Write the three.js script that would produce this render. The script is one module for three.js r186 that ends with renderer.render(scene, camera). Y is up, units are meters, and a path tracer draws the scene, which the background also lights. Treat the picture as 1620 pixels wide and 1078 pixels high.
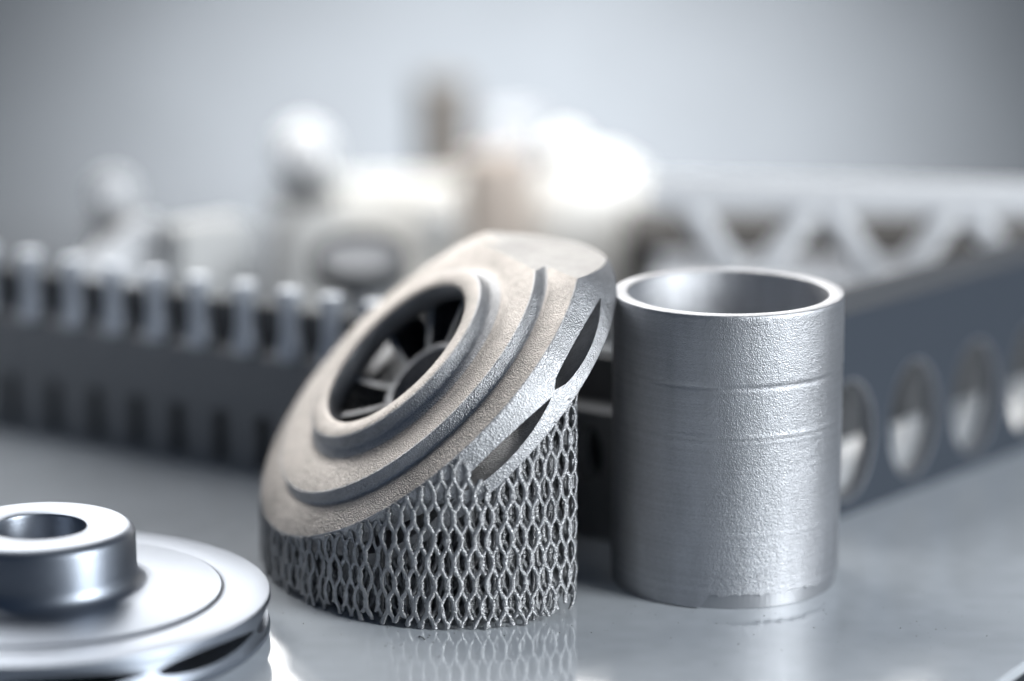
import * as THREE from 'three';
import { mergeGeometries } from 'three/addons/utils/BufferGeometryUtils.js';
import { RoundedBoxGeometry } from 'three/addons/geometries/RoundedBoxGeometry.js';
import { RectAreaLightUniformsLib } from 'three/addons/lights/RectAreaLightUniformsLib.js';
import { Brush, Evaluator, SUBTRACTION } from 'three-bvh-csg';

// ------------------------------------------------------------------ camera, light, exposure
const MM = 0.001;                                  // everything below is written in millimetres
const scene = new THREE.Scene();
scene.background = new THREE.Color().setRGB(0.02, 0.036, 0.066);
const CAM = { h: 210, z: 700, pitch: 13, f: 5147 };   // height, distance, tilt in degrees, focal length in pixels of a 1620 px wide picture
const camera = new THREE.PerspectiveCamera(2 * Math.atan(539 / CAM.f) * 180 / Math.PI, 1620 / 1078, 0.02, 12);
camera.position.set(0, CAM.h * MM, CAM.z * MM);
camera.rotation.x = -CAM.pitch * Math.PI / 180;
camera.focus = 0.675;
camera.userData.fStop = camera.getFocalLength() / 30;
scene.add(camera);

const renderer = new THREE.WebGLRenderer({ antialias: true });
renderer.setSize(1024, 681);
renderer.toneMapping = THREE.LinearToneMapping;
renderer.toneMappingExposure = 1.08;
renderer.shadowMap.enabled = true;
RectAreaLightUniformsLib.init();

// soft lamps outside the frame: position, aim (mm), size (mm), radiance, colour
const LAMPS = [
  { name: 'softbox_lamp', at: [760, 330, 470], aim: [20, 40, 10], size: [360, 600], power: 13.5, glow: 0.6, color: [0.93, 0.97, 1], label: 'white softbox lamp standing to the right of the metal parts' },
  { name: 'window_lamp', at: [-350, 640, -1330], aim: [-30, 60, 0], size: [1300, 720], power: 4.4, glow: 0.4, color: [1, 0.98, 0.95], label: 'wide white lamp standing behind the far end of the table' },
  { name: 'ceiling_lamp', at: [-380, 820, -470], aim: [20, 20, 0], size: [560, 460], power: 4, glow: 0.4, color: [1, 0.985, 0.96], label: 'white ceiling lamp hanging over the metal parts' },
  { name: 'strip_lamp', at: [430, 310, -1300], aim: [100, 20, -100], size: [230, 150], power: 3.7, glow: 0.4, color: [1, 0.98, 0.95], label: 'low white strip lamp standing behind the table on the right' },
];
const SPOT = { at: [40, 620, -60], aim: [0, 24, -505], power: 11, angle: 17 };

// ------------------------------------------------------------------ helpers
let seed = 7;
const rnd = () => { seed = (seed + 0x6d2b79f5) | 0; let t = Math.imul(seed ^ (seed >>> 15), 1 | seed); t = (t + Math.imul(t ^ (t >>> 7), 61 | t)) ^ t; return ((t ^ (t >>> 14)) >>> 0) / 4294967296; };
const rr = (a, b) => a + (b - a) * rnd();
const used = {};
const numbered = (n) => { const k = used[n] = (used[n] ?? -1) + 1; return k ? `${n}_${String(k).padStart(3, '0')}` : n; };
const V = (x, y, z) => new THREE.Vector3(x, y, z);
const lin = (r, g, b) => new THREE.Color().setRGB(r, g, b);

function thing(name, label, category, [x, y, z] = [0, 0, 0], turn = 0, group) {
  const o = new THREE.Group(); o.name = numbered(name); scene.add(o);
  o.position.set(x * MM, y * MM, z * MM); o.rotation.y = turn;
  o.userData = { label, category }; if (group) o.userData.group = group;
  return o;
}
function part(name, geo, mat, parent, { scaled = false } = {}) {
  if (!scaled) geo.scale(MM, MM, MM);
  const m = new THREE.Mesh(geo, mat); m.name = parent === scene ? numbered(name) : name;
  m.castShadow = m.receiveShadow = true; parent.add(m); return m;
}
const structure = (name, geo, mat) => { const m = part(name, geo, mat, scene); m.userData.kind = 'structure'; return m; };
// a pixel of the photograph and a distance on the ground -> place (mm)
function at(px, py, d) {
  const a = CAM.pitch * Math.PI / 180 + Math.atan((py - 539) / CAM.f), y = CAM.h - d * Math.tan(a);
  const depth = d * Math.cos(CAM.pitch * Math.PI / 180) + (CAM.h - y) * Math.sin(CAM.pitch * Math.PI / 180);
  return V((px - 810) / CAM.f * depth, y, CAM.z - d);
}

// tiling noise: n cells round a tile
const hash = (x, y, s) => { let h = Math.imul(x, 374761393) ^ Math.imul(y, 668265263) ^ Math.imul(s, 2147483647 ^ 0x5bd1e995); h = Math.imul(h ^ (h >>> 13), 1274126177); return ((h ^ (h >>> 16)) >>> 0) / 4294967296; };
function tnoise(u, v, nx, ny, s) {
  const x = u * nx, y = v * ny, x0 = Math.floor(x), y0 = Math.floor(y), fx = x - x0, fy = y - y0;
  const w = (t) => t * t * (3 - 2 * t), m = (a, n) => ((a % n) + n) % n;
  const h = (i, j) => hash(m(x0 + i, nx), m(y0 + j, ny), s);
  return (h(0, 0) * (1 - w(fx)) + h(1, 0) * w(fx)) * (1 - w(fy)) + (h(0, 1) * (1 - w(fx)) + h(1, 1) * w(fx)) * w(fy);
}
function texture(n, fn, repeatMM, srgb = false) {   // fn(u, v) -> number or [r, g, b], one tile is repeatMM wide
  const d = new Uint8Array(n * n * 4);
  for (let j = 0; j < n; j++) for (let i = 0; i < n; i++) {
    const c = fn(i / n, j / n), k = (j * n + i) * 4;
    for (let q = 0; q < 3; q++) d[k + q] = Math.max(0, Math.min(255, 255 * (typeof c === 'number' ? c : c[q])));
    d[k + 3] = 255;
  }
  const t = new THREE.DataTexture(d, n, n, THREE.RGBAFormat);
  t.wrapS = t.wrapT = THREE.RepeatWrapping; t.magFilter = THREE.LinearFilter; t.minFilter = THREE.LinearMipmapLinearFilter; t.generateMipmaps = true;
  t.repeat.set(1 / repeatMM, 1 / repeatMM);
  if (srgb) t.colorSpace = THREE.SRGBColorSpace;
  t.needsUpdate = true; return t;
}
// sintered grain: packed round grains of about 0.35 mm with a few that stand proud
function grains(n, cells, s) {
  return (u, v) => {
    const x = u * cells, y = v * cells, x0 = Math.floor(x), y0 = Math.floor(y); let best = 0;
    for (let j = -1; j <= 1; j++) for (let i = -1; i <= 1; i++) {
      const a = ((x0 + i) % cells + cells) % cells, b = ((y0 + j) % cells + cells) % cells;
      const dx = x0 + i + hash(a, b, s) - x, dy = y0 + j + hash(a, b, s + 1) - y, r = 0.45 + 0.5 * hash(a, b, s + 2) ** 2;
      best = Math.max(best, r * Math.max(0, 1 - (dx * dx + dy * dy) / (r * r)));
    }
    return 0.75 * best + 0.3 * tnoise(u, v, cells >> 2, cells >> 2, s + 5);
  };
}
const T = {
  grain: texture(1024, grains(1024, 72, 11), 24),
  sand: texture(1024, (u, v) => 0.8 * grains(0, 80, 21)(u, v) + 0.2 * tnoise(u, v, 40, 30, 24), 20),
  mottle: texture(512, (u, v) => { const k = 0.62 + 0.22 * tnoise(u, v, 5, 5, 31) + 0.16 * tnoise(u, v, 23, 23, 32) + 0.16 * (tnoise(u, v, 120, 120, 33) - 0.5); return [k, k, k]; }, 60),
  layers: texture(1024, (u, v) => { const k = 0.86 + 0.10 * (tnoise(u, v, 1, 300, 34) - 0.5) + 0.10 * (tnoise(u, v, 40, 6, 35) - 0.5) + 0.1 * (tnoise(u, v, 200, 200, 36) - 0.5) + 0.08 * (tnoise(u, v, 9, 7, 37) - 0.5); return [k, k, k]; }, 77.7),
  turned: texture(512, (u, v) => 0.5 + 0.5 * (hash(0, Math.floor(v * 256), 51) - 0.5) + 0.2 * (tnoise(u, v, 3, 128, 52) - 0.5), 20),
  wear: texture(1024, (u, v) => { let k = 0.86 + 0.1 * tnoise(u, v, 7, 7, 61) + 0.08 * tnoise(u, v, 40, 40, 62); const g = hash(Math.floor(u * 512), Math.floor(v * 512), 63); if (g > 0.9988) k += 0.25; if (g < 0.0006) k -= 0.3; return [k, k, k]; }, 150),
  haze: texture(512, (u, v) => 0.7 + 0.3 * tnoise(u, v, 11, 11, 71) + 0.25 * (tnoise(u, v, 60, 60, 72) - 0.5), 130),
};
const std = (o) => new THREE.MeshStandardMaterial({ side: THREE.DoubleSide, ...o });
const M = {
  plate: new THREE.MeshPhysicalMaterial({ color: lin(0.66, 0.70, 0.74), map: T.wear, roughness: 0.11, roughnessMap: T.haze, metalness: 0, ior: 2.1 }),
  plateCore: std({ color: lin(0.02, 0.025, 0.03), roughness: 0.6 }),
  table: std({ color: lin(0.092, 0.103, 0.118), map: T.wear, roughness: 0.9 }),
  sinter: std({ color: lin(1, 1, 1), vertexColors: true, map: T.mottle, metalness: 1, roughness: 0.5, bumpMap: T.grain, bumpScale: 0.00015 }),
  foot: std({ color: lin(0.45, 0.46, 0.48), metalness: 1, roughness: 0.5 }),
  strut: std({ color: lin(0.47, 0.475, 0.485), map: T.mottle, metalness: 1, roughness: 0.45, bumpMap: T.grain, bumpScale: 0.00014 }),
  sleeve: std({ color: lin(0.58, 0.59, 0.615), map: T.layers, metalness: 1, roughness: 0.46, bumpMap: T.sand, bumpScale: 0.0001 }),
  turned: new THREE.MeshPhysicalMaterial({ color: lin(0.3, 0.33, 0.38), metalness: 1, roughness: 0.4, bumpMap: T.turned, bumpScale: 0.000014 }),
  black: std({ color: lin(0.07, 0.073, 0.078), roughness: 0.6, bumpMap: T.grain, bumpScale: 0.00004 }),
  rail: std({ color: lin(0.27, 0.275, 0.285), roughness: 0.55, metalness: 0.3, bumpMap: T.grain, bumpScale: 0.00004 }),
  blue: std({ color: lin(0.045, 0.056, 0.074), roughness: 0.85, metalness: 0.2 }),
  pin: std({ color: lin(0.72, 0.76, 0.82), metalness: 0.5, roughness: 0.5 }),
  white: std({ color: lin(0.66, 0.66, 0.65), roughness: 0.5 }),
  pale: std({ color: lin(0.84, 0.85, 0.87), roughness: 0.5 }),
  grey: std({ color: lin(0.3, 0.31, 0.33), metalness: 0.4, roughness: 0.5 }),
  tan: std({ color: lin(0.46, 0.405, 0.365), roughness: 0.6 }),
  tray: std({ color: lin(0.52, 0.52, 0.51), roughness: 0.6 }),
  taupe: std({ color: lin(0.045, 0.04, 0.036), roughness: 0.7 }),
  housing: std({ color: lin(0.03, 0.03, 0.03), roughness: 0.6 }),
};

// a turned solid from a closed or open outline [[r, y], ...]; uv in mm; wobble(angle, y, r) moves r
function lathe(outline, segs = 160, { closed = true, crease = 34, wobble } = {}) {
  const P = closed ? [...outline, outline[0]] : outline, pos = [], nor = [], uv = [], n = P.length - 1;
  const segN = []; let len = 0; const arc = [0];
  for (let i = 0; i < n; i++) { const dr = P[i + 1][0] - P[i][0], dy = P[i + 1][1] - P[i][1], l = Math.hypot(dr, dy) || 1e-9; segN.push([dy / l, -dr / l]); len += l; arc.push(len); }
  const cos = Math.cos(crease * Math.PI / 180);
  const nrm = (i, e) => { const j = e ? i + 1 : i - 1, a = segN[i], b = segN[closed ? (j + n) % n : j]; if (!b || a[0] * b[0] + a[1] * b[1] < cos) return a; const s = [a[0] + b[0], a[1] + b[1]], l = Math.hypot(...s); return [s[0] / l, s[1] / l]; };
  for (let i = 0; i < n; i++) {
    const na = nrm(i, 0), nb = nrm(i, 1), rref = Math.max(P[i][0], P[i + 1][0], 3);
    for (let k = 0; k < segs; k++) {
      const t0 = (k / segs + 0.5) * Math.PI * 2, t1 = ((k + 1) / segs + 0.5) * Math.PI * 2;
      const v = (p, t, nn, a) => {
        const r = p[0] + (wobble && p[0] > 0 ? wobble(t, p[1], p[0]) : 0);
        return [[r * Math.sin(t), p[1], r * Math.cos(t)], [nn[0] * Math.sin(t), nn[1], nn[0] * Math.cos(t)], [t * rref, a]];
      };
      const A = v(P[i], t0, na, arc[i]), B = v(P[i], t1, na, arc[i]), C = v(P[i + 1], t1, nb, arc[i + 1]), D = v(P[i + 1], t0, nb, arc[i + 1]);
      for (const tri of [[A, B, C], [A, C, D]]) {
        const [a, b, c] = tri.map((q) => q[0]);
        const area = Math.hypot((b[1] - a[1]) * (c[2] - a[2]) - (b[2] - a[2]) * (c[1] - a[1]), (b[2] - a[2]) * (c[0] - a[0]) - (b[0] - a[0]) * (c[2] - a[2]), (b[0] - a[0]) * (c[1] - a[1]) - (b[1] - a[1]) * (c[0] - a[0]));
        if (area < 1e-9) continue;
        for (const q of tri) { pos.push(...q[0]); nor.push(...q[1]); uv.push(...q[2]); }
      }
    }
  }
  const g = new THREE.BufferGeometry();
  g.setAttribute('position', new THREE.Float32BufferAttribute(pos, 3)); g.setAttribute('normal', new THREE.Float32BufferAttribute(nor, 3)); g.setAttribute('uv', new THREE.Float32BufferAttribute(uv, 2));
  return g;
}
const rod = (a, b, r, seg = 14) => { const d = b.clone().sub(a), g = new THREE.CylinderGeometry(r, r, d.length(), seg); g.applyQuaternion(new THREE.Quaternion().setFromUnitVectors(V(0, 1, 0), d.clone().normalize())); return g.translate(...a.clone().add(b).multiplyScalar(0.5).toArray()); };
const rbox = (w, h, d, r = 1) => new RoundedBoxGeometry(w, h, d, 3, r).translate(0, h / 2, 0);
function extrude(shape, depth, bevel = 0.4) { return new THREE.ExtrudeGeometry(shape, { depth: depth - 2 * bevel, bevelEnabled: true, bevelSize: bevel, bevelThickness: bevel, bevelSegments: 2, curveSegments: 24 }).translate(0, 0, bevel); }
function subtract(geo, cutters) {
  const ev = new Evaluator(); ev.useGroups = false;
  let a = new Brush(geo); a.updateMatrixWorld();
  for (const c of cutters) { const b = new Brush(c); b.updateMatrixWorld(); a = ev.evaluate(a, b, SUBTRACTION); }
  return a.geometry;
}

// ------------------------------------------------------------------ lamps
for (const L of LAMPS) {
  const o = thing(L.name, L.label, 'lamp');
  const p = V(...L.at).multiplyScalar(MM), q = V(...L.aim).multiplyScalar(MM);
  o.position.copy(p); o.lookAt(q);
  const [w, h] = L.size;
  part('housing', rbox(w + 24, h + 24, 40, 8).translate(0, -(h + 24) / 2, -26), M.housing, o);
  part('lamp_diffuser', new RoundedBoxGeometry(w, h, 4, 2, 1.5).translate(0, 0, -3), new THREE.MeshStandardMaterial({ color: 0xffffff, emissive: lin(...L.color), emissiveIntensity: L.glow }), o);
  const light = new THREE.RectAreaLight(lin(...L.color), L.power, w * MM, h * MM);
  light.position.copy(p.clone().add(q.clone().sub(p).normalize().multiplyScalar(0.006))); light.lookAt(q); scene.add(light);
}
{ // the lamp over the far end of the table
  const o = thing('spot_lamp', 'black spot lamp hanging over the white things at the back', 'lamp', SPOT.at);
  const dir = V(...SPOT.aim).sub(V(...SPOT.at)).normalize();
  o.quaternion.setFromUnitVectors(V(0, -1, 0), dir);
  part('lamp_shade', lathe([[6, 60], [18, 58], [44, 6], [46, -12], [43, -12], [41, 6], [16, 54], [6, 56]], 48), M.housing, o);
  part('lamp_bulb', new THREE.SphereGeometry(20, 24, 16).translate(0, 8, 0), new THREE.MeshStandardMaterial({ emissive: lin(1, 0.97, 0.9), emissiveIntensity: 3 }), o);
  const s = new THREE.SpotLight(lin(1, 0.985, 0.95), SPOT.power, 0, SPOT.angle * Math.PI / 180, 1, 2);
  s.position.set(...SPOT.at.map((v) => v * MM)).addScaledVector(dir, 0.03); s.target.position.set(...SPOT.aim.map((v) => v * MM));
  s.castShadow = true; s.shadow.radius = 4; scene.add(s, s.target);
}

// ------------------------------------------------------------------ setting
{
  const prof = [[900, -12], [-470, -12]], N = 20;     // the table runs back and sweeps up into the backdrop
  for (let i = 1; i <= N; i++) { const a = i / N * Math.PI / 2 * 0.92; prof.push([-470 - 150 * Math.sin(a), -12 + 150 * (1 - Math.cos(a))]); }
  const sh = new THREE.Shape([...prof, ...prof.slice().reverse().map(([z, y], i) => [z - (i <= N ? 6 : 0), y - 8])].map(([z, y]) => new THREE.Vector2(z, y)));
  const sweep = new THREE.ExtrudeGeometry(sh, { depth: 1500, bevelEnabled: false }).translate(0, 0, -750).rotateY(-Math.PI / 2);
  sweep.scale(1, 1, 1); structure('tabletop', sweep, M.table);
  const s = new THREE.Shape([[40, -183], [262, 190], [-460, 190], [-460, -183]].map((p) => new THREE.Vector2(...p)));
  const plate = thing('display_plate', 'glossy grey plate with a dark edge that all the metal parts stand on', 'plate');
  part('plate_core', extrude(s, 9.5, 0.3).rotateX(-Math.PI / 2).translate(0, -12, 0), M.plateCore, plate);
  part('plate_top', extrude(s, 2.5, 0.25).rotateX(-Math.PI / 2).translate(0, -2.5, 0), M.plate, plate);
}

// ------------------------------------------------------------------ printed impeller on its lattice
const IMP = { c: V(-20.7, 43.9, 13), n: V(-0.638, 0.729, 0.246).normalize(), R: 45.5, T: 10.6, flare: 1.9, cut: 68.6 };
const VANES = 10;
function lensCutter(R, phi, half, zc, hh, slant, lead) {   // a pointed lens pushed through the rim, its sides raked
  const s = new THREE.Shape(); const L = half * R, N = 14;
  const top = [], bot = [];
  for (let i = 0; i <= N; i++) { const t = -1 + 2 * i / N, x = (t + 1) / 2, w = Math.pow(x, 0.5) * Math.pow(1 - x, 0.95) / 0.39; top.push([t * L, hh * w + slant * t]); bot.push([t * L, -hh * w + slant * t]); }
  [...bot, ...top.reverse().slice(1, -1)].forEach((p, i) => (i ? s.lineTo(...p) : s.moveTo(...p)));
  const g = new THREE.ExtrudeGeometry(s, { depth: 18, bevelEnabled: false, steps: 1 });
  const p = g.attributes.position;
  for (let i = 0; i < p.count; i++) { const q = p.getZ(i); p.setX(i, p.getX(i) + (q - 12) * lead); }
  g.computeVertexNormals();
  return g.translate(0, zc, R - 14).rotateY(phi);
}
{
  const root = thing('printed_impeller', 'tan and grey printed metal impeller tilted on its lattice support, in the middle', 'impeller');
  root.position.copy(V(IMP.c.x, 0, IMP.c.z).multiplyScalar(MM));
  const front = V(IMP.n.z, 0, -IMP.n.x).normalize();                        // the level direction across the disc, towards the camera
  const q = new THREE.Quaternion().setFromRotationMatrix(new THREE.Matrix4().makeBasis(IMP.n.clone().cross(front).normalize(), IMP.n, front.clone().addScaledVector(IMP.n, -front.dot(IMP.n)).normalize()));
  const R = IMP.R, B = -IMP.T;
  const outline = [
    [8, B], [R + 1.4, B], [R + 1.78, B + 0.12], [R + 1.9, B + 0.5], [R, -0.35], [R - 0.1, -0.1], [R - 0.35, 0.05],
    [38.2, 0.85], [37.5, 0.95], [37.1, 1.3], [36.85, 1.9], [36.55, 3.2], [36.35, 3.6], [36.0, 3.7], [28.8, 3.4], [27.6, 3.45], [26.8, 3.7], [26.2, 4.15], [25.4, 4.5], [24.9, 4.95], [24.6, 5.6],
    [24.35, 6.7], [24.15, 7.15], [23.7, 7.35], [20.3, 7.35], [19.65, 7.0], [19.4, 6.1], [19.3, 3.2], [19.7, 2.4], [21, 1.6], [24, 1.0], [34, -0.1], [35.6, -0.9], [35.6, -8.2], [11.5, -8.4], [10.4, -7.4], [10.2, -1.4], [10.0, -1.0], [8.7, -1.0], [8.3, -1.3]];
  let body = lathe(outline, 180);
  const cut = [];
  for (let k = 0; k < VANES; k++) if (k < 1 || k > 3) { const phi = (34.8 + 36 * k) * Math.PI / 180; cut.push(lensCutter(R + 1, phi, 0.295, -6.2, 1.85, -0.2, 0.55)); }
  { // the upper end of the disc is cut off level
    const box = new THREE.BoxGeometry(200, 60, 200).translate(0, 30 + IMP.cut - IMP.c.y, 0).applyQuaternion(q.clone().invert());
    for (let i = 0; i < box.attributes.uv.count; i++) box.attributes.uv.setXY(i, box.attributes.uv.getX(i) * 200, box.attributes.uv.getY(i) * 200);
    cut.push(box);
  }
  body = subtract(body, cut); if (body.index) body = body.toNonIndexed();
  const p = body.attributes.position, nn = body.attributes.normal, col = new Float32Array(p.count * 3);
  for (let i = 0; i < p.count; i += 3) {
    const ny = (nn.getY(i) + nn.getY(i + 1) + nn.getY(i + 2)) / 3, y = (p.getY(i) + p.getY(i + 1) + p.getY(i + 2)) / 3;
    const r = Math.hypot(p.getX(i), p.getZ(i));
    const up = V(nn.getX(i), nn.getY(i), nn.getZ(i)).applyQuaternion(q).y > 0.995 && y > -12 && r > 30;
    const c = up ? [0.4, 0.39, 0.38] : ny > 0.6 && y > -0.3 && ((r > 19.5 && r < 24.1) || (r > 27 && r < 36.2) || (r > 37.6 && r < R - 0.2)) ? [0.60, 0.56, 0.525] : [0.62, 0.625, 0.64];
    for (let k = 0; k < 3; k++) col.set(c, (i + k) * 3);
  }
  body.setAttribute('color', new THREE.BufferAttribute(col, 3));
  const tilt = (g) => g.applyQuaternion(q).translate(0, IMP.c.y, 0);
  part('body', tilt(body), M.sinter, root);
  for (let k = 0; k < VANES; k++) {          // curved blades between the two discs
    const N = 16, ring = [], pos = [], idx = [];
    for (let i = 0; i <= N; i++) {
      const t = i / N, r = 10 + t * 26, a = (16.8 + 36 * k) * Math.PI / 180 + (1 - t) * 0.27, th = 1.25 / r, top = r < 19.6 ? -1.3 + 0.4 * (r - 10) : r < 24 ? 2.6 - 0.3 * (r - 19.6) : r < 34 ? 1.3 - 0.11 * (r - 24) : 0.2 - 0.38 * (r - 34);
      for (const [s, y] of [[-1, -8.5], [1, -8.5], [1, top], [-1, top]]) ring.push([r * Math.sin(a + s * th * 0.6), y, r * Math.cos(a + s * th * 0.6)]);
    }
    const quad = (a, b, c, d) => { for (const j of [a, b, c, a, c, d]) pos.push(...ring[j]); };
    for (let i = 0; i < N; i++) for (let s = 0; s < 4; s++) quad(i * 4 + s, i * 4 + (s + 1) % 4, i * 4 + 4 + (s + 1) % 4, i * 4 + 4 + s);
    quad(0, 1, 2, 3); quad(N * 4 + 3, N * 4 + 2, N * 4 + 1, N * 4);
    const g = new THREE.BufferGeometry(); g.setAttribute('position', new THREE.Float32BufferAttribute(pos, 3));
    const uv = []; for (let i = 0; i < pos.length; i += 3) uv.push(pos[i] + pos[i + 2], pos[i + 1] + pos[i]); g.setAttribute('uv', new THREE.Float32BufferAttribute(uv, 2));
    g.computeVertexNormals();
    part('blade', tilt(g), M.strut, root);
  }
  // lattice support: two crossed families of thin perforated walls, each wall a row of waving struts that touch at their bends
  const right = IMP.n.clone().cross(front).normalize(), fr = front.clone().addScaledVector(IMP.n, -front.dot(IMP.n)).normalize();
  const topOf = (x, z) => {
    let seen = -1;
    for (let y = 3; y < 78; y += 0.25) {
      const d = V(x, y - IMP.c.y, z), a = d.dot(IMP.n), rad = Math.sqrt(Math.max(0, d.lengthSq() - a * a));
      if (a > 0.1 || a < B) { if (seen > 0) return seen; continue; }
      const Ra = R - a / IMP.T * IMP.flare;
      if (rad <= Ra - 0.15) return y;
      if (Math.atan2(d.dot(right), d.dot(fr)) >= -0.22) return seen;
      if (rad < Ra + 0.6 && a < -0.5) seen = y; else if (seen > 0) return seen;
    }
    return seen;
  };
  const pos = [], nor = [], uv = [], idx = [];
  function strut(path, dx, dz) {             // path: [x, y, z, r]; wider along (dx, dz) than across it
    const S = 8, base = pos.length / 3, u0 = rr(0, 24), v0 = rr(0, 24);
    path.forEach((p, i) => {
      for (let s = 0; s <= S; s++) {
        const a = s / S * Math.PI * 2, r = p[3] * (1 + 0.3 * (hash(i, s % S, base) - 0.5)), w = r * Math.cos(a), v = r * 0.62 * Math.sin(a), nw = Math.cos(a), nv = Math.sin(a) * 1.5, nl = Math.hypot(nw, nv);
        pos.push(p[0] + dx * w + dz * v, p[1], p[2] + dz * w - dx * v); nor.push((dx * nw + dz * nv) / nl, 0, (dz * nw - dx * nv) / nl); uv.push(u0 + a * 0.45, v0 + p[1]);
      }
      if (i) for (let s = 0; s < S; s++) { const a = base + (i - 1) * (S + 1) + s, b = a + S + 1; idx.push(a, a + 1, b + 1, a, b + 1, b); }
    });
    for (const [i, flip] of [[0, 1], [path.length - 1, 0]]) { // end caps
      const p = path[i], c = pos.length / 3; pos.push(p[0], p[1] + (flip ? -0.2 : 0.2), p[2]); nor.push(0, flip ? -1 : 1, 0); uv.push(u0, v0);
      for (let s = 0; s < S; s++) { const a = base + i * (S + 1) + s; flip ? idx.push(c, a + 1, a) : idx.push(c, a, a + 1); }
    }
  }
  const p0 = 1.43, gap = 2.86, period = 9.6, clipX = 13.2 - IMP.c.x, mid = [-IMP.T * IMP.n.x, -IMP.T * IMP.n.z];
  const inside = (x, z) => x <= clipX && topOf(x, z) > 0;
  // one waving strut at (x, z) whose wave runs along (dx, dz)
  function column(x0, z0, dx, dz, k, j, amp) {
    const top = topOf(x0, z0); if (top < 0) return;
    const path = [], low = 0.2 + 2.6 * hash(k, j, 91) ** 2 + (x0 > clipX - 9 ? Math.min(1, (x0 - clipX + 9) / 8) * (1.3 + 2.2 * hash(k, j, 92)) : 0), sgn = k & 1 ? -1 : 1;
    for (let y = low; ; y += 0.5) {
      const yy = Math.min(y, top + 0.3), c0 = Math.cos(yy / period * Math.PI * 2), c = Math.sign(c0) * Math.pow(Math.abs(c0), 0.85), e = c * sgn * amp + 0.2 * (tnoise(yy / 40, k * 0.137, 20, 97, j + 50) - 0.5), n = 0.16 * (tnoise(yy / 40, k * 0.137, 20, 97, j + 150) - 0.5) + (j === 999 && x0 > clipX - 1.2 ? 0.32 * c * sgn : 0);
      path.push([x0 + dx * e - dz * n, yy, z0 + dz * e + dx * n, 0.62 + 0.3 * (hash(k, Math.round(y * 3), j + 7) - 0.5)]);
      if (y >= top + 0.3) break;
    }
    if (path.length > 1) strut(path, dx, dz);
  }
  const rim = [];                            // the outer skin follows the edge of the supported area
  for (let i = 0; i < 1440; i++) {
    const a = i / 1440 * Math.PI * 2; let lo = 0, hi = 70;
    for (let q = 0; q < 18; q++) { const m = (lo + hi) / 2; if (inside(mid[0] + m * Math.sin(a), mid[1] + m * Math.cos(a))) lo = m; else hi = m; }
    rim.push([mid[0] + (lo - 0.25) * Math.sin(a), mid[1] + (lo - 0.25) * Math.cos(a), lo]);
  }
  let total = 0; const at0 = rim.map((p, i) => { const q = rim[(i + 1) % rim.length], t = total; total += Math.hypot(q[0] - p[0], q[1] - p[1]); return t; });
  const count = 2 * Math.round(total / p0 / 2);
  for (let k = 0, i = 0; k < count; k++) {
    const t = k / count * total; while (i < rim.length - 1 && at0[i + 1] <= t) i++;
    const p = rim[i], q = rim[(i + 6) % rim.length], o = rim[(i + rim.length - 6) % rim.length], l = Math.hypot(q[0] - o[0], q[1] - o[1]) || 1, dx = (q[0] - o[0]) / l, dz = (q[1] - o[1]) / l;
    const step = p[0] < -6 ? 0.55 * (Math.floor(k / 3) % 2) + 0.25 * hash(k, 3, 77) : 0.12 * hash(k, 3, 77);   // the left side is stepped
    column(p[0] + dz * step * (dz * p[0] - dx * p[1] > 0 ? -1 : 1), p[1] - dx * step * (dz * p[0] - dx * p[1] > 0 ? -1 : 1), dx, dz, k, 999, 0.83);
  }
  const alpha = 0.3, A = [Math.cos(alpha), -Math.sin(alpha)], Bd = [Math.sin(alpha), Math.cos(alpha)];
  const deep = (x, z) => { const dx = x - mid[0], dz = z - mid[1], i = Math.round(((Math.atan2(dx, dz) / (Math.PI * 2)) + 1) * 1440) % 1440; return rim[i][2] - Math.hypot(dx, dz); };
  for (const [U, W, s] of [[A, Bd, 0], [Bd, A, 300]]) for (let j = -24; j <= 24; j++) for (let k = -46; k <= 46; k++) {
    const u = k * p0, v = j * gap * 1.5, x = U[0] * u + W[0] * v, z = U[1] * u + W[1] * v;
    if (deep(x, z) > 2.6 && inside(x, z)) column(x, z, U[0], U[1], k + 100, j + s, 0.8);
  }
  const g = new THREE.BufferGeometry();
  g.setAttribute('position', new THREE.Float32BufferAttribute(pos, 3)); g.setAttribute('normal', new THREE.Float32BufferAttribute(nor, 3)); g.setAttribute('uv', new THREE.Float32BufferAttribute(uv, 2)); g.setIndex(idx);
  part('lattice_support', g, M.strut, root).userData.label = 'grey lattice of diamond openings under the tilted impeller';
  console.log('lattice triangles', idx.length / 3);
}

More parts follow.
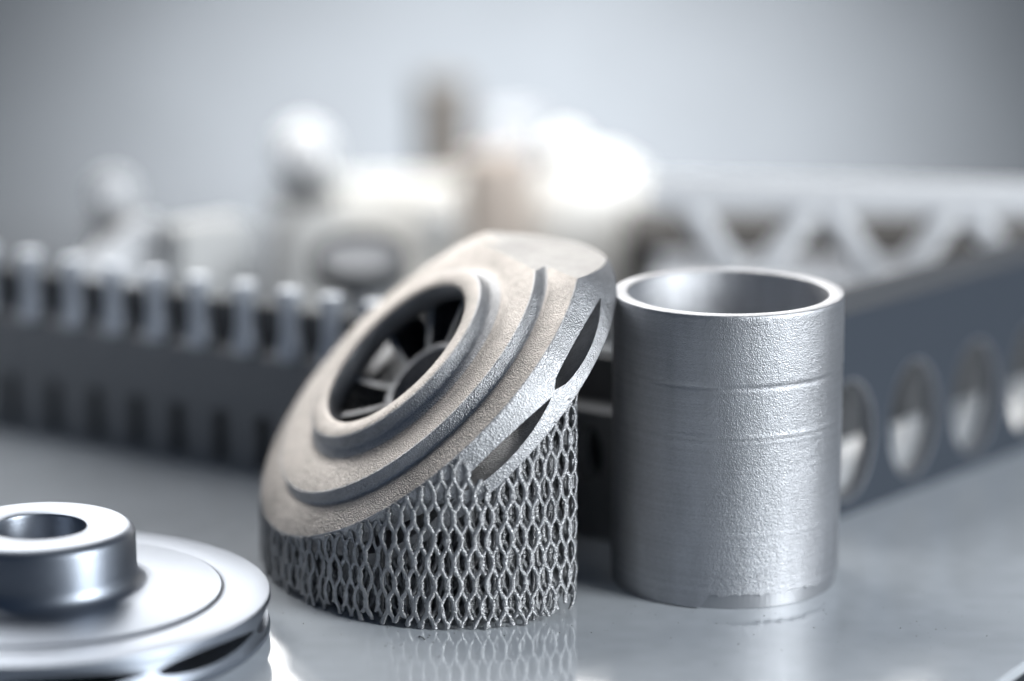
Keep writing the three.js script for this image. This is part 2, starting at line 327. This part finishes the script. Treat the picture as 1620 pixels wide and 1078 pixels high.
// ------------------------------------------------------------------ rough metal sleeve
{
  const root = thing('metal_sleeve', 'upright rough grey metal sleeve, open at the top, right of the tilted impeller', 'sleeve', [46.4, 0, 19]);
  const out = [], R = 24.75, ri = 21.5, H = 63.6, low = 0.25;
  const groove = (y) => -0.2 * Math.exp(-(((y - 48.2) / 0.4) ** 2)) + 0.12 * Math.exp(-(((y - 37.6) / 0.35) ** 2)) + 0.1 * Math.exp(-(((y - 36.2) / 0.3) ** 2)) + 0.05 * Math.exp(-(((y - 16.2) / 0.3) ** 2)) + (y > 48.2 ? 0.07 : 0);
  for (let y = low; y < H - 0.4; y += 0.42) out.push([R + groove(y), y]);
  const outline = [[ri, low], ...out, [R, H - 0.2], [R - 0.12, H - 0.04], [R - 0.3, H], [ri + 0.5, H], [ri + 0.15, H - 0.15], [ri, H - 0.5], [ri, H - 20], [ri, 30]];
  const wob = (t, y, r) => {
    const u = t / (Math.PI * 2), v = y / 80; if (r < R - 1) return 0.05 * (tnoise(u, v, 60, 40, 81) - 0.5);
    return 0.06 * (tnoise(u, v, 300, 150, 82) - 0.5) + 0.04 * (tnoise(u, v, 170, 70, 83) - 0.5) + 0.06 * (tnoise(u, 0.5, 46, 1, 84) - 0.5) + 0.10 * (tnoise(u, v, 14, 5, 85) - 0.5);
  };
  const g = lathe(outline, 380, { wobble: wob, crease: 50 });
  { // rough lower edge; real normals for the rough skin
    const p = g.attributes.position;
    for (let i = 0; i < p.count; i++) {
      const y = p.getY(i), a = Math.atan2(p.getX(i), p.getZ(i)), rag = 0.8 * (tnoise(a / 6.2832 + 0.5, 0.5, 190, 1, 86) - 0.45);
      const lift = 3.2 * Math.min(1, Math.max(0, (a + 0.29) / 0.1)) + rag;
      if (a > -0.29 && a < 2.1) { if (y < lift) p.setY(i, Math.max(0.25, lift)); } else if (y < 0.3) p.setY(i, 0.25 + 0.3 * Math.max(0, rag));
    }
  }
  part('sleeve_wall', g, M.sleeve, root);
  // the smooth foot left standing under a part of the wall
  const foot = new THREE.Shape(); const a0 = -1.86, a1 = 0.54; // angles in plan
  foot.absarc(0, 0, 23.9, a0, a1, false); foot.absarc(0, 0, 21.6, a1, a0, true);
  part('foot_ring', extrude(foot, 4, 0.15).rotateX(-Math.PI / 2), M.foot, root);
}

// ------------------------------------------------------------------ turned impeller in front, left
{
  const root = thing('turned_impeller', 'shiny turned metal impeller lying flat at the lower left corner', 'impeller', [-96.2, 0, 63.3]);
  const R = 46.7;
  const outline = [[9.4, 0], [R - 3, 0], [R - 1.2, 0.4], [R - 0.3, 1.4], [R - 0.2, 2.6], [R - 0.6, 3.2], [R - 0.6, 8.2], [R, 8.6], [R, 9.5], [R - 0.15, 9.85], [R - 0.5, 10.0],
    [38.2, 10.25], [37.4, 10.3], [36.9, 10.6], [36.6, 10.95], [36.0, 11.1], [24, 11.9], [21.8, 12.3], [20.4, 13.2], [19.7, 14.6], [19.5, 16], [19.4, 22.6], [19.1, 23.4], [18.0, 24.2], [17.4, 24.4], [10.3, 24.4], [9.6, 24.0], [9.4, 23.4]];
  let body = lathe(outline, 200);
  const cut = []; for (let k = 0; k < 9; k++) cut.push(lensCutter(R, (56 + 40 * k) * Math.PI / 180, 0.33, 5.7, 1.9, 0.3, 0.4));
  body = subtract(body, cut);
  part('body', body, M.turned, root);
}

// ------------------------------------------------------------------ dark rail with slots and pins, left
{
  const end = V(24, 0, -6.5), far = V(-190, 0, -147), L = far.clone().sub(end).length();
  const turn = Math.atan2(end.z - far.z, -(end.x - far.x)) ;
  // local x runs from the far end to the near end, local z towards the viewer
  const rail = thing('slotted_rail', 'dark slotted rail with a row of round-footed pins, behind the impellers', 'rail', [far.x, 0, far.z], -Math.atan2(end.z - far.z, end.x - far.x));
  const s = new THREE.Shape([[0, 0], [L, 0], [L, 29.4], [0, 29.4]].map((p) => new THREE.Vector2(...p)));
  const locX = (px, py) => { for (let k = 0; k <= 4000; k++) { const t = k / 4000, p = far.clone().lerp(end, t); const depth = (CAM.z - p.z) * 0.9744 + 195 * 0.225; if ((p.x / depth) * CAM.f + 810 >= px) return t * L; } return L; };
  const slotsAt = [-52, 16, 83, 150, 214, 279, 347, 415, 484, 556, 632, 712, 796].map((px) => locX(px));
  for (const x of slotsAt) { const hole = new THREE.Path([[x - 2.3, 1.6], [x + 2.3, 1.6], [x + 2.3, 14.6], [x + 1.6, 15.4], [x - 1.6, 15.4], [x - 2.3, 14.6]].map((p) => new THREE.Vector2(...p))); s.holes.push(hole); }
  { const x = locX(930), hole = new THREE.Path(); hole.absellipse(x, 19.5, 3.9, 7.0, 0, Math.PI * 2, true); s.holes.push(hole); }
  part('rail_body', extrude(s, 6, 0.3).translate(0, 0, -6), M.rail, rail);
  part('back_plate', rbox(L, 40, 2, 0.4).translate(L / 2, 0, -11.4), M.black, rail);
  part('top_plate', rbox(L, 1.2, 5, 0.3).translate(L / 2, 28.1, -8.6), M.black, rail);
  const pinsAt = [-95, -27, 42, 109, 173, 240, 307, 380, 450, 516, 585].map((px) => locX(px));
  for (const x of pinsAt) part('pin', lathe([[0, 0], [2.6, 0], [3.2, 0.7], [3.2, 3.6], [2.9, 5], [2.4, 6], [2.3, 14.6], [2.8, 15.2], [2.8, 17.2], [2.5, 17.6], [0, 17.6]], 28, { closed: false }).translate(x, 29.4, -2.6), M.pin, rail);
}

// ------------------------------------------------------------------ dark bar with bores, right
{
  const start = V(66, 0, -14.7), dir = V(0.645, 0, -0.764), L = 150;
  const bar = thing('bored_bar', 'dark blue grey bar with a row of tall bright bores, right of the sleeve', 'bar', [start.x, 0, start.z], Math.atan2(0.764, 0.645));
  const s = new THREE.Shape([[0, 0], [L, 0], [L, 47.8], [0, 47.8]].map((p) => new THREE.Vector2(...p)));
  const bores = [19, 46, 73, 99, 125];
  const oval = (x, w, h) => { const p = new THREE.Path(); p.absellipse(x, 18, w, h, 0, Math.PI * 2, true); return p; };
  for (const x of bores) s.holes.push(oval(x, 10.6, 14.7));
  part('front_plate', extrude(s, 4, 0.3).translate(0, 0, -4), M.blue, bar);
  for (const x of bores) {
    const r = new THREE.Shape(); r.absellipse(x, 18, 10.56, 14.66, 0, Math.PI * 2); r.holes.push(oval(x, 10.1, 14.2));
    part('bore_ring', extrude(r, 3.8, 0.2).translate(0, 0, -3.9), M.grey, bar);
  }
  part('back_plate', rbox(L, 37.2, 3, 0.4).translate(L / 2, 10.6, -17.5), M.black, bar);
  part('top_plate', rbox(L, 2.6, 11.8, 0.3).translate(L / 2, 45, -9.95), M.blue, bar);
  for (const x of [1.5, L - 1.5]) part('end_cap', rbox(3, 44.9, 11.8, 0.3).translate(x, 0, -9.95), M.blue, bar);
}

// ------------------------------------------------------------------ white tube truss behind, right
{
  const a = at(1050, 306, 862), b = at(1660, 322, 850);
  const root = thing('tube_truss', 'pale tube truss with zigzag struts standing behind the sleeve', 'truss', [a.x, 0, a.z], -Math.atan2(b.z - a.z, b.x - a.x));
  const L = 150, top = a.y, low = 27;
  part('chord', rod(V(-3, top, 0), V(L, top, 0), 5.2, 24), M.pale, root);
  for (const z of [9, -22]) {
    part('chord', rod(V(-3, low, z), V(L, low, z), 4, 20), M.pale, root);
    if (z > 0) for (let k = 0; k < 9; k++) { const x = -14.4 + 18.8 * k, up = k % 2 === 0; if (x >= -3 || k) part('strut', rod(V(Math.max(x, -14), up ? low : top, up ? z : 0), V(x + 18.8, up ? top : low, up ? 0 : z), 3.6, 16), M.pale, root); }
    for (let k = 0; k < 5; k++) part('post', rod(V(4.4 + 33 * k, 0, z), V(4.4 + 33 * k, low, z), 3, 14), M.pale, root);
  }
  for (let k = 0; k < 5; k++) part('cross_tube', rod(V(23.2 + 33 * k, low, 9), V(23.2 + 33 * k, low, -22), 2.6, 12), M.pale, root);
}

// ------------------------------------------------------------------ blurred things behind
function stand(px, d) { const p = at(px, 400, d); return p; }
function ballPeg(px, py, d, s, lean, label, bodyMat) {
  const c = at(px, py, d), base = d > 872 ? -12 : 0, H = c.y - base;
  const o = thing('ball_peg', label, 'peg', [c.x, base, c.z], 0, 'ball topped pegs behind the rail');
  const y1 = H - 12 * s;
  part('peg_body', lathe([[0, 0], [12 * s, 0], [12.6 * s, 1], [12 * s, y1 * 0.5], [10 * s, y1 * 0.86], [6 * s, y1 - 1.5], [0, y1 - 1]], 48, { closed: false }), bodyMat, o);
  part('collar', lathe([[0, y1 - 1], [7 * s, y1 - 1], [9.6 * s, y1 + 0.6], [9.6 * s, y1 + 2.6], [4 * s, y1 + 4], [3 * s, H - 5 * s], [0, H - 5 * s]], 40, { closed: false }), M.black, o);
  part('ball', new THREE.SphereGeometry(8 * s, 36, 24).translate(0, H, 0), M.pale, o);
  o.rotation.z = lean; return o;
}
ballPeg(482, 238, 985, 1.15, 0, 'white ball on a dark collar over a wide white body, right of the smaller peg', M.white);
ballPeg(193, 306, 915, 0.85, 0.05, 'smaller grey white ball on a dark collar, far left above the rail', M.pale);
{
  let c = at(325, 440, 868); let o = thing('white_block', 'bright white block standing behind the rail, between the two ball pegs', 'block', [c.x, 0, c.z], 0.7);
  part('block_body', rbox(24, 43, 12, 2), M.white, o); part('block_foot', rbox(28, 5, 18, 1.5), M.white, o);
  c = at(185, 400, 868); o = thing('wedge_plate', 'pale sloping plate behind the far left end of the rail', 'plate', [c.x, 0, c.z], 0.5);
  const s = new THREE.Shape([[-11, 0], [9, 0], [9, 43], [5, 43], [-11, 33]].map((p) => new THREE.Vector2(...p)));
  part('plate_body', extrude(s, 6, 0.8), M.pale, o); part('plate_foot', rbox(26, 3, 14, 1).translate(0, 0, 3), M.pale, o);
  c = at(570, 412, 848); o = thing('grey_disc', 'grey round disc with a dark rim tilted on a post behind the impeller', 'disc', [c.x, 0, c.z]);
  const head = (name, outline, m, seg = 64) => part(name, lathe(outline, seg).rotateX(0.3).translate(0, c.y, 0), m, o);
  head('disc_face', [[0, -3], [10.4, -3], [10.4, 1.2], [6, 1.6], [0, 1.2]], M.grey); head('disc_rim', [[10.4, -4], [12.6, -4], [13, -3.4], [13, 2], [12.6, 2.6], [11, 2.6], [10.4, 2]], M.black);
  part('post', lathe([[0, 0], [9, 0], [9, 2], [5, 4], [4.4, c.y - 3], [0, c.y - 3]], 40, { closed: false }), M.grey, o);
  c = at(690, 362, 960); o = thing('white_finial', 'small white finial between the grey drum and the white dome', 'finial', [c.x, -12, c.z]);
  part('ball', new THREE.SphereGeometry(6.5, 28, 20).translate(0, c.y + 12, 0), M.white, o); part('stem', lathe([[0, 0], [7, 0], [7, 2], [3, 4], [3, c.y + 6], [0, c.y + 6]], 24, { closed: false }), M.white, o);
  c = at(940, 300, 1010); o = thing('white_dome', 'big bright white dome with a small knob, behind the impeller', 'dome', [c.x, -12, c.z]);
  part('dome_body', lathe([[0, 0], [21, 0], [22, 1.5], [22, 24], [20.5, 35], [16, 44], [9, 49], [0, 51]], 64, { closed: false }), M.white, o);
  part('dome_knob', new THREE.SphereGeometry(7, 24, 18).translate(-9, 51, 4), M.white, o);
  c = at(786, 330, 1000); o = thing('tan_cup', 'peach coloured cup beside the white dome', 'cup', [c.x, -12, c.z]);
  part('cup_wall', lathe([[0, 0], [9, 0], [10.5, 1], [11.5, 50], [10.6, 50.6], [9.6, 50], [8.8, 4], [0, 3]], 48, { closed: false }), M.tan, o);
  c = at(700, 250, 1130); o = thing('taupe_box', 'blurred dark taupe box standing far back on the table', 'box', [c.x, -12, c.z], 0.3);
  part('box_body', rbox(16, 50, 15, 2), M.taupe, o); part('box_lid', rbox(17, 5, 16, 1.5).translate(0, 50, 0), M.taupe, o);
  c = at(812, 250, 1150); o = thing('frosted_tube', 'pale upright tube behind the peach cup and the white dome', 'tube', [c.x, -12, c.z]);
  part('tube_wall', lathe([[9, 0], [11, 0], [11, 38], [10.6, 38.5], [9.4, 38.5], [9, 38]], 48), M.grey, o);
  c = at(1390, 345, 960); o = thing('grey_case', 'long low dark grey case standing behind the pale tube truss', 'case', [c.x, -12, c.z], -0.05);
  part('case_body', rbox(150, c.y + 4, 50, 2), M.taupe, o); part('case_lid', rbox(152, 7, 52, 2).translate(0, c.y + 4.2, 0), M.taupe, o);
  c = at(640, 330, 1040); o = thing('white_tray', 'low white tray standing behind the grey drum', 'tray', [c.x, -12, c.z], 0.1);
  part('tray_floor', rbox(58, 3, 30, 1), M.tray, o); for (const sgn of [-1, 1]) { part('tray_side', rbox(58, 34, 2.4, 1).translate(0, 0, sgn * 15), M.tray, o); part('tray_side', rbox(2.4, 34, 28, 1).translate(sgn * 28, 0, 0), M.tray, o); }
}
{ // a sliver of metal lying on the plate
  const p = at(668, 1008, 637), g = new THREE.TubeGeometry(new THREE.CatmullRomCurve3([V(-0.7, 0.15, -1.2), V(0, 0.3, -0.2), V(0.5, 0.2, 1.0)]), 12, 0.13, 6);
  const m = part('metal_sliver', g, M.black, scene); m.position.set(p.x * MM, 0, p.z * MM); m.userData = { label: 'tiny dark sliver of metal on the plate in front of the lattice', category: 'sliver' };
}
{ // loose metal powder on the plate
  const N = 900, g = new THREE.IcosahedronGeometry(0.1, 0).scale(MM, MM, MM), im = new THREE.InstancedMesh(g, M.strut, N), m4 = new THREE.Matrix4(), qq = new THREE.Quaternion();
  for (let i = 0; i < N; i++) {
    const a = rr(-2.2, 2.2), near = rnd() < 0.55, r = near ? 34 + 22 * rnd() ** 2 : 0, s = 0.4 + 1.5 * rnd() ** 4;
    const x = near ? -14 + r * 0.85 * Math.sin(a) : rr(-60, 100), z = near ? 10 + r * 1.15 * Math.cos(a) : rr(30, 92);
    m4.compose(V(x * MM, 0.06 * s * MM, z * MM), qq.setFromEuler(new THREE.Euler(rr(0, 6), rr(0, 6), rr(0, 6))), V(s, s * 0.8, s)); im.setMatrixAt(i, m4);
  }
  im.name = 'metal_powder'; im.userData = { kind: 'stuff', label: 'loose grains of metal powder scattered on the plate round the lattice', category: 'powder' };
  im.castShadow = im.receiveShadow = true; scene.add(im);
}
renderer.render(scene, camera);
